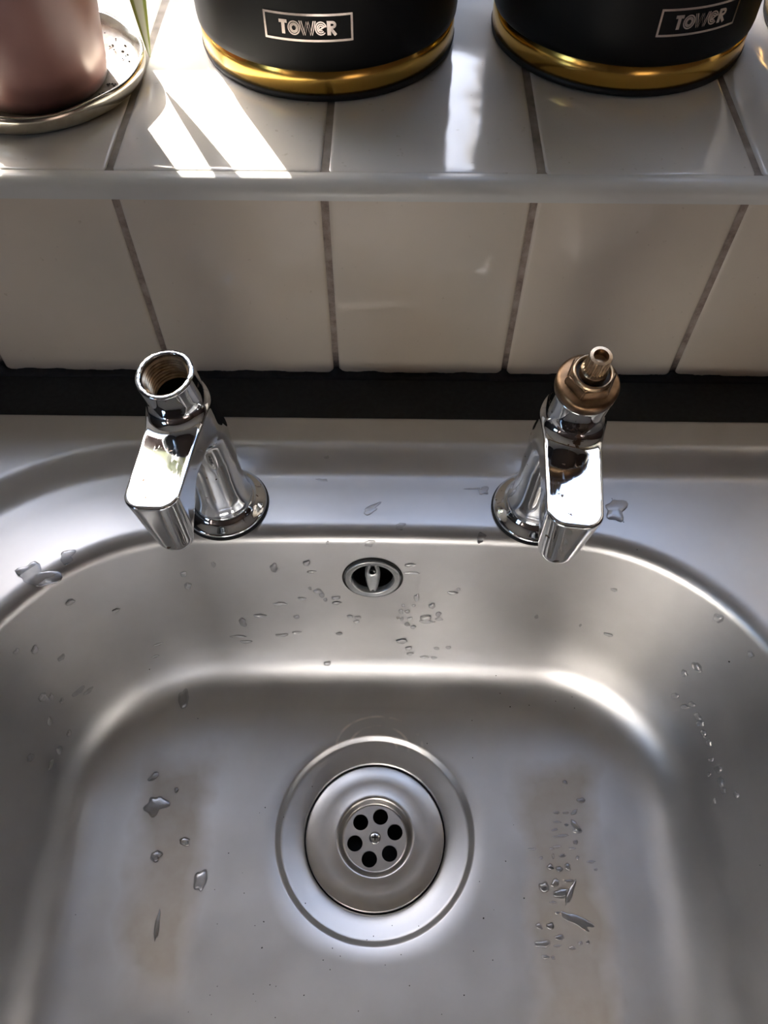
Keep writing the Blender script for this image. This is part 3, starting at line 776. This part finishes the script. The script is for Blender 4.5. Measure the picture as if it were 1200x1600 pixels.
# ------------------------------------------------------------------ water drops and crumbs in the sink
# each drop: x, y, z on the steel, half width and half length in mm, turn in degrees
DROPS = {
    'back_left': [(-0.0337, -0.1253, -0.0351, 2.08, 3.24, 0), (-0.0138, -0.1241, -0.031, 1.75, 2.22, 0), (-0.0116, -0.1256, -0.0391, 2.42, 1.01, 0), (-0.0086, -0.1291, -0.0574, 2.15, 2.13, 0), (-0.0191, -0.1307, -0.0647, 2.01, 1.36, 0), (-0.0134, -0.1287, -0.0548, 0.99, 1.32, 0), (-0.0063, -0.1299, -0.0613, 1.67, 1.89, 0), (-0.0044, -0.1308, -0.0661, 1.18, 1.37, 0), (0.0024, -0.1303, -0.064, 2.34, 1.63, 0), (0.0025, -0.1313, -0.0693, 2.53, 1.38, 0), (-0.0333, -0.1321, -0.0698, 3.37, 1.66, 0), (-0.0474, -0.1349, -0.0818, 3.08, 2, 0), (-0.0592, -0.1366, -0.0882, 2.06, 3.78, 0), (-0.0239, -0.1345, -0.0835, 1.89, 1.44, 0), (0.0029, -0.1376, -0.1019, 2.12, 1.21, 0), (-0.0351, -0.1387, -0.1029, 3.53, 1.52, 0), (-0.0252, -0.1378, -0.1002, 2.64, 1.2, 0), (-0.0643, -0.1398, -0.1033, 4.03, 1.52, 0), (-0.0598, -0.1409, -0.1095, 3.01, 1.54, 0), (0.0105, -0.1339, -0.0831, 1.72, 1.43, 0), (0.0157, -0.1341, -0.0845, 2.07, 1.44, 0), (0.0147, -0.135, -0.0887, 1.91, 1.17, 0), (-0.0063, -0.1464, -0.1312, 2.02, 1.75, 0)],
    'back_right': [(0.0479, -0.124, -0.0322, 2.71, 1.48, 0), (0.0492, -0.1254, -0.0393, 3.54, 1.26, 0), (0.075, -0.1293, -0.0573, 2.47, 1.6, 0), (0.0785, -0.1286, -0.0535, 1.15, 1.05, 0), (0.0529, -0.1301, -0.063, 1.67, 2.71, 0), (0.0629, -0.1317, -0.0707, 2.02, 2.21, 0), (0.0595, -0.1341, -0.0833, 2.92, 2.58, 0), (0.0674, -0.1334, -0.0793, 1.53, 2.27, 0), (0.0682, -0.1344, -0.0843, 1.89, 1.44, 0), (0.0602, -0.1349, -0.0875, 3.8, 1.45, 0), (0.0434, -0.1328, -0.0774, 1.36, 1.98, 0), (0.0474, -0.1328, -0.0773, 1.7, 1.41, 0), (0.0441, -0.1343, -0.0852, 1.21, 1.73, 0), (0.0493, -0.1343, -0.0851, 1.38, 2.02, 0), (0.0516, -0.136, -0.0936, 1.57, 1.48, 0), (0.0477, -0.1354, -0.0908, 1.39, 2.05, 0), (0.0415, -0.134, -0.0839, 0.86, 1.44, 0), (0.0447, -0.1316, -0.0713, 1.01, 1.39, 0), (0.0514, -0.1316, -0.0711, 1.18, 1.11, 0), (0.0445, -0.139, -0.1093, 3.39, 2.16, 0), (0.0492, -0.1407, -0.1177, 1.8, 2.21, 0), (0.0503, -0.1422, -0.1231, 2, 1.35, 0), (0.0603, -0.1433, -0.1256, 2.36, 1.24, 0), (0.0667, -0.1436, -0.1261, 1.64, 1.24, 0), (0.0681, -0.1408, -0.1168, 1.8, 1.26, 0), (0.0761, -0.1407, -0.1154, 1.79, 1.25, 0), (0.17, -0.1348, -0.0401, 1.88, 1.13, 0), (0.1744, -0.1456, -0.0803, 2.44, 1.4, 0), (0.1576, -0.1395, -0.0804, 0.54, 1.29, 0), (0.1298, -0.1352, -0.0777, 0.94, 2.03, 0)],
    'ledge': [(-0.0053, -0.0804, -0.0025, 2.71, 0.88, -10), (0.0247, -0.1008, -0.0025, 4.82, 2.05, 35), (0.0418, -0.113, -0.0031, 2.3, 1.73, 0), (0.0914, -0.0868, -0.0025, 2.68, 2.31, 0), (0.0852, -0.0857, -0.0025, 3.95, 0.67, 0), (0.0883, -0.1192, -0.0075, 1.99, 2.6, 0), (0.0239, -0.1203, -0.0137, 2.48, 2.1, 0), (-0.0006, -0.1204, -0.0134, 0.78, 1.17, 0), (-0.003, -0.068, 0.0004, 1.12, 0.84, 0), (-0.146, -0.1358, -0.0029, 3.55, 3.17, 30), (0.1681, -0.0995, -0.0025, 5.46, 6.02, 0)],
    'left_wall': [(-0.0885, -0.1284, -0.0389, 1.64, 2.21, 0), (-0.0879, -0.1306, -0.0499, 1.92, 2.69, 0), (-0.1484, -0.1524, -0.0296, 2.08, 2.1, 0), (-0.1301, -0.1457, -0.0541, 1.75, 1.64, 0), (-0.0589, -0.1366, -0.0882, 1.79, 3.49, 0), (-0.1729, -0.1817, -0.0329, 1.89, 1.11, 0), (-0.1673, -0.1768, -0.0422, 2.06, 2.2, 0), (-0.1595, -0.1732, -0.0621, 1.99, 1.75, 0), (-0.115, -0.1483, -0.099, 2.83, 1.08, 0), (-0.1182, -0.1522, -0.1093, 1.93, 1.08, 0), (-0.0694, -0.1258, -0.0313, 1.01, 2.37, 0), (-0.1699, -0.1936, -0.0737, 2.5, 2.46, 0), (-0.1674, -0.1915, -0.0795, 1.71, 2.07, 0), (-0.1644, -0.1902, -0.0891, 1.38, 1.59, 0), (-0.1577, -0.1819, -0.0948, 3.92, 1.87, 0), (-0.1542, -0.1795, -0.1011, 2.9, 1.57, 0), (-0.1698, -0.2023, -0.0916, 1.46, 3.26, 0), (-0.1688, -0.2133, -0.1136, 1.84, 2.92, 0), (-0.1757, -0.2243, -0.0912, 2.24, 2.15, 0), (-0.1713, -0.2226, -0.1122, 3.5, 1.54, 0), (-0.1652, -0.2027, -0.1134, 1.73, 1.78, 0)],
    'rim_right': [(0.2185, -0.1628, -0.0186, 2.28, 2.78, 0), (0.2324, -0.183, -0.0211, 1.72, 1.59, 0), (0.2176, -0.1749, -0.0594, 2.66, 2.82, 0), (0.2139, -0.1744, -0.0715, 1.63, 2.75, 0)],
    'right_wall': [(0.2135, -0.1808, -0.0923, 1.75, 2.86, -40), (0.2181, -0.1876, -0.0924, 1.6, 2.75, -40), (0.2202, -0.1884, -0.0856, 1.62, 2.26, -40), (0.2233, -0.1951, -0.088, 2.09, 2.51, -40), (0.2246, -0.1988, -0.0899, 1.67, 3.01, -30), (0.2264, -0.2041, -0.0919, 1.95, 2.41, -30), (0.2283, -0.2097, -0.0923, 1.56, 2.77, -30), (0.2295, -0.2184, -0.0971, 1.16, 2.22, -10), (0.2313, -0.2249, -0.0938, 2.35, 2.82, -10), (0.2317, -0.2316, -0.0949, 2.66, 2.32, -10), (0.2319, -0.2365, -0.0946, 1.71, 2.42, -10), (0.2342, -0.2419, -0.0831, 1.62, 1.96, -20), (0.2299, -0.2401, -0.1051, 1.26, 1.36, 0), (0.2292, -0.225, -0.1043, 0.98, 1.87, 0)],
    'floor_right': [(0.1521, -0.2194, -0.1485, 1.54, 1.07, 0), (0.1612, -0.2308, -0.1483, 2.69, 1.23, 0), (0.1447, -0.2386, -0.1491, 1.96, 0.69, 0), (0.1505, -0.2386, -0.1488, 1.6, 0.69, 0), (0.1559, -0.2382, -0.1486, 2.22, 1.04, 30), (0.1446, -0.2442, -0.1491, 2.04, 0.6, 0), (0.1502, -0.2459, -0.1489, 1.06, 0.85, 0), (0.1424, -0.2489, -0.1492, 1.94, 0.68, 20), (0.1568, -0.2496, -0.1486, 2.9, 1.1, 0), (0.1459, -0.2526, -0.1491, 4.82, 0.76, 6), (0.1547, -0.2563, -0.1487, 1.31, 1.25, 0), (0.1427, -0.2589, -0.1492, 2.18, 0.75, 0), (0.1395, -0.2601, -0.1494, 1.13, 0.74, 0), (0.1521, -0.26, -0.1488, 1.74, 0.66, 0), (0.1456, -0.2642, -0.1491, 1.99, 0.9, 20), (0.1399, -0.2646, -0.1493, 0.78, 1.23, 0), (0.1325, -0.2655, -0.1497, 1.13, 0.57, 0), (0.1273, -0.2604, -0.1499, 2.09, 0.41, 0), (0.1628, -0.2677, -0.1483, 2.24, 0.81, 0), (0.1376, -0.2707, -0.1494, 1.64, 1.78, 0), (0.143, -0.2719, -0.1492, 1.72, 1.61, 0), (0.1483, -0.2706, -0.149, 1.72, 1.86, 0), (0.1326, -0.2822, -0.1496, 2.98, 2.36, 0), (0.1396, -0.2798, -0.1493, 2.81, 1.58, 35), (0.1483, -0.2786, -0.1489, 2.3, 0.79, 0), (0.1425, -0.2853, -0.1492, 4.24, 2.19, 10), (0.1373, -0.2906, -0.1494, 1.69, 0.77, 0), (0.1392, -0.2964, -0.1493, 1.26, 0.76, 0), (0.1277, -0.3037, -0.1497, 1.83, 1.5, 0), (0.1343, -0.3036, -0.1494, 2.33, 1.5, 0), (0.1391, -0.3095, -0.1492, 2.64, 1.33, 0), (0.1289, -0.3129, -0.1496, 3.87, 1.91, 0), (0.1374, -0.3139, -0.1493, 2.05, 0.66, 0), (0.1459, -0.3149, -0.1489, 1.47, 1.1, 0), (0.1298, -0.3198, -0.1495, 1.8, 1.09, 0), (0.1343, -0.3201, -0.1494, 1.06, 0.87, 0), (0.1511, -0.3123, -0.1487, 1.39, 0.81, 0), (0.1556, -0.3119, -0.1486, 1.07, 0.81, 0), (0.1653, -0.2721, -0.1482, 0.94, 0.73, 0), (0.1549, -0.2653, -0.1487, 0.95, 1.06, 0), (0.1484, -0.2852, -0.1489, 1.27, 7.44, -28), (0.1508, -0.3005, -0.1488, 8.73, 2.27, -28), (0.1558, -0.2463, -0.1486, 1.76, 3.41, 30)],
    'floor_left': [(-0.1043, -0.1687, -0.1425, 3.36, 4.98, 0), (-0.1128, -0.2379, -0.148, 5.65, 5.25, -25), (-0.0784, -0.2812, -0.1495, 3.22, 5.46, 0), (-0.1077, -0.268, -0.1483, 2.96, 2.82, 0), (-0.1005, -0.3066, -0.1485, 1.14, 7.76, 0), (-0.1013, -0.2279, -0.1484, 1.08, 1.68, 0), (-0.0912, -0.2592, -0.149, 3, 2.15, 0), (-0.1173, -0.2199, -0.1476, 3.89, 1.55, 40)],
    'puddle': [(-0.1596, -0.148, -0.0033, 8.26, 5.48, 0)],
}
CRUMBS = [(-0.1235, -0.1575, -0.1189, 0.72), (-0.0936, -0.1808, -0.1469, 0.57), (-0.1492, -0.3019, -0.1445, 0.5), (-0.0373, -0.3173, -0.1507, 0.64), (-0.0376, -0.3033, -0.1509, 0.58), (-0.0425, -0.3056, -0.1507, 0.43), (-0.0508, -0.288, -0.1506, 0.51), (-0.0651, -0.3051, -0.1499, 0.5), (-0.0306, -0.336, -0.1504, 0.62), (-0.0271, -0.3367, -0.1504, 0.49), (-0.0398, -0.3407, -0.1501, 0.48), (-0.0645, -0.3416, -0.1496, 0.48), (-0.0631, -0.2654, -0.1502, 0.6), (-0.0429, -0.2374, -0.1511, 0.54), (-0.0461, -0.2408, -0.151, 0.39), (-0.0381, -0.3442, -0.15, 0.34), (-0.0625, -0.351, -0.1494, 0.41), (-0.0756, -0.35, -0.1492, 0.41), (-0.0532, -0.2766, -0.1506, 0.37), (-0.069, -0.2864, -0.1499, 0.44), (-0.0609, -0.3372, -0.1497, 0.42), (0.1098, -0.1518, -0.1359, 0.66), (0.1128, -0.1616, -0.1429, 0.58), (0.1194, -0.1699, -0.1459, 0.82), (0.1325, -0.1689, -0.1454, 0.58), (0.1504, -0.1666, -0.1432, 0.49), (0.1613, -0.1647, -0.14, 0.49), (0.1628, -0.1713, -0.1431, 0.57), (0.1103, -0.2676, -0.1506, 0.67), (0.12, -0.2885, -0.1501, 0.73), (0.0947, -0.2998, -0.1509, 0.65), (0.1168, -0.246, -0.1504, 0.38), (0.1013, -0.2951, -0.1508, 0.36), (0.2271, -0.1807, -0.0374, 0.95), (0.2355, -0.2801, -0.0762, 0.58), (0.0931, -0.1794, -0.1473, 0.6), (0.0624, -0.1945, -0.1509, 0.67), (0.0926, -0.2039, -0.1502, 0.59), (-0.0428, -0.2375, -0.1511, 0.57), (-0.0309, -0.2424, -0.1549, 0.57), (-0.0138, -0.2224, -0.1568, 0.52), (-0.0135, -0.2925, -0.1555, 0.67), (-0.0373, -0.3034, -0.1509, 0.65), (-0.0371, -0.3172, -0.1507, 0.7), (0.0046, -0.3168, -0.1513, 0.58), (0.0094, -0.3208, -0.1512, 0.52), (0.0398, -0.3038, -0.1566, 0.54), (0.0559, -0.304, -0.1554, 0.54), (0.0286, -0.3098, -0.1556, 0.59), (0.0248, -0.3118, -0.1552, 0.59), (0.0948, -0.2996, -0.1509, 0.77), (0.0934, -0.2794, -0.1512, 0.49), (0.0452, -0.3196, -0.1513, 0.52), (0.0879, -0.3172, -0.1508, 0.58), (-0.0106, -0.3409, -0.1504, 0.64), (0.0814, -0.3396, -0.1503, 0.74), (-0.0006, -0.323, -0.1511, 0.56), (0.0038, -0.3279, -0.1509, 0.56), (0.0501, -0.3353, -0.1507, 0.56), (0.0209, -0.3482, -0.1502, 0.55), (0.0683, -0.3491, -0.1501, 0.55), (0.0359, -0.3251, -0.1511, 0.47), (-0.0261, -0.352, -0.1499, 0.54), (0.099, -0.3217, -0.1505, 0.56), (0.1762, -0.1268, -0.0049, 0.54), (0.1668, -0.0916, -0.0025, 0.56), (0.2272, -0.1807, -0.0374, 0.96), (0.1712, -0.1079, -0.0025, 0.61)]

WORDS = {
    'back_left': ('small water droplet on the bowl back wall, left of the overflow', 'droplets left of the overflow'),
    'back_right': ('small water droplet on the bowl back wall, right of the overflow', 'droplets right of the overflow'),
    'ledge': ('flat water splash on the steel ledge around the taps', 'splashes on the tap ledge'),
    'left_wall': ('small water droplet on the left wall of the sink bowl', 'droplets on the left bowl wall'),
    'rim_right': ('round water bead near the rounded right rim of the bowl', 'beads near the right rim'),
    'right_wall': ('tiny water droplet in the streak down the right bowl wall', 'droplets down the right bowl wall'),
    'floor_right': ('water droplet on the bowl floor stain right of the strainer', 'droplets on the stain right of the strainer'),
    'floor_left': ('water drop on the bowl floor left of the strainer', 'drops left of the strainer'),
    'puddle': ('ragged shallow puddle on the far left of the sink ledge', None),
}
OWN = {
    'ledge': ['thin water streak on the ledge just right of the left tap base', 'elongated slanting splash in the middle of the tap ledge',
        'small square splash on the ledge above and right of the overflow', 'small water bead on the ledge touching the right tap base',
        'hairline water streak on the ledge left of the right tap base', 'oval splash on the ledge edge in front of the right tap base',
        'flat drop on the rolled bowl edge directly above the overflow', 'tiny spot of water on the rolled bowl edge left above the overflow',
        'tiny drop on the sloping back step behind the tap ledge', 'oval water drop on the left ledge touching the ragged puddle',
        'large flat splash on the ledge right of the right tap spout'],
    'floor_left': ['long drop at the back left curve of the bowl floor', 'largest ragged drop left of the strainer', 'oval drop nearest the strainer on its left side',
        'small drop just below the largest ragged drop', 'thin long water streak low on the left floor stain', 'tiny drop near the top of the left floor stain',
        'small drop midway down the left floor stain', 'short slanting streak just above the largest ragged drop'],
    'rim_right': ['water bead on the right rim highlight, nearest the right tap', 'water bead at the far right end of the rim highlight',
        'round bead just below the right rim, larger of a pair', 'slim slanted bead below the right rim, smaller of a pair'],
}
def drop_mesh(name, seed, ragged=.12, h=.55):
    r_ = random.Random(seed); ph = [r_.uniform(0, 6.28) for _ in range(5)]; am = [ragged / (k + 1) ** .6 for k in range(5)]
    n_ = 28; vs, fs, rows = [], [], []
    for rad, z in ((1.0, -.10), (1.0, .0), (.96, .30 * h), (.86, .58 * h), (.66, .84 * h), (.36, .97 * h)):
        rows.append(list(range(len(vs), len(vs) + n_)))
        for i in range(n_):
            a = 2 * math.pi * i / n_; k = 1 + sum(am[q] * math.sin((q + 2) * a + ph[q]) for q in range(5))
            vs.append((rad * k * math.cos(a), rad * k * math.sin(a), z))
    for a, b_ in zip(rows[:-1], rows[1:]):
        for i in range(n_): j = (i + 1) % n_; fs.append((a[i], a[j], b_[j], b_[i]))
    vs.append((0, 0, h)); c_ = len(vs) - 1
    for i in range(n_): fs.append((rows[-1][i], rows[-1][(i + 1) % n_], c_))
    fs.append(tuple(reversed(rows[0])))
    return mesh(name, vs, fs)
DM = [drop_mesh('water_drop', k) for k in range(7)]
FM = [drop_mesh('water_splash', 20 + k, .20, .16) for k in range(4)]
PM = drop_mesh('water_puddle', 41, .24, .05)
def snap(p):
    l, nn, i, dd = bvh.find_nearest(Vector(p))
    if nn.dot(Vector((BX, -.3, .15)) - l) < 0: nn = -nn
    return l, nn
kk = 0
for key, lst in DROPS.items():
    for di, (x, y, z, w_, h_, an) in enumerate(lst):
        l, nn = snap((x, y, z)); flat = key == 'ledge' or (w_ > 5 and key != 'puddle')
        me = PM if key == 'puddle' else (FM[kk % 4] if flat else DM[kk % 7]); kk += 1
        o = link({'puddle': 'water_puddle', 'ledge': 'water_splash'}.get(key, 'water_drop'), me, 'water')
        tx = Vector((1, 0, 0)) - nn * nn.x
        if tx.length < .3: tx = Vector((0, 1, 0)) - nn * nn.y
        tx.normalize(); ty = nn.cross(tx)
        rot = Matrix((tx, ty, nn)).transposed().to_4x4() @ Matrix.Rotation(R(an), 4, 'Z')
        w_, h_ = max(w_ * 1.2, .8) * 1e-3, max(h_ * 1.2, .8) * 1e-3
        hz = min(w_, h_) if not key == 'puddle' else w_
        o.matrix_world = Matrix.Translation(l) @ rot @ Matrix.Diagonal((w_, h_, hz, 1))
        lab, grp = WORDS[key]; lab = OWN[key][di] if key in OWN else lab; tag(o, lab, 'puddle' if key == 'puddle' else 'water drop', grp)
vs7, fs7 = [], []; rc_ = random.Random(5)
for x, y, z, r in CRUMBS:
    l, nn = snap((x, y, z)); r = r * 1e-3 * .62; q = len(vs7)
    tx = Vector((1, .2, 0)) - nn * nn.x; tx.normalize(); ty = nn.cross(tx)
    for i in range(6):
        a = i * math.pi / 3; k = r * rc_.uniform(.7, 1.2); vs7.append(l + tx * k * math.cos(a) + ty * k * math.sin(a))
    vs7.append(l + nn * r * .9); vs7.append(l - nn * r * .2)
    for i in range(6): fs7 += [(q + i, q + (i + 1) % 6, q + 6), (q + (i + 1) % 6, q + i, q + 7)]
tag(link('dark_crumbs', mesh('dark_crumbs', vs7, fs7), 'dirt', None, False), 'tiny black crumbs scattered over the sink bowl floor', 'crumbs', None, 'stuff')
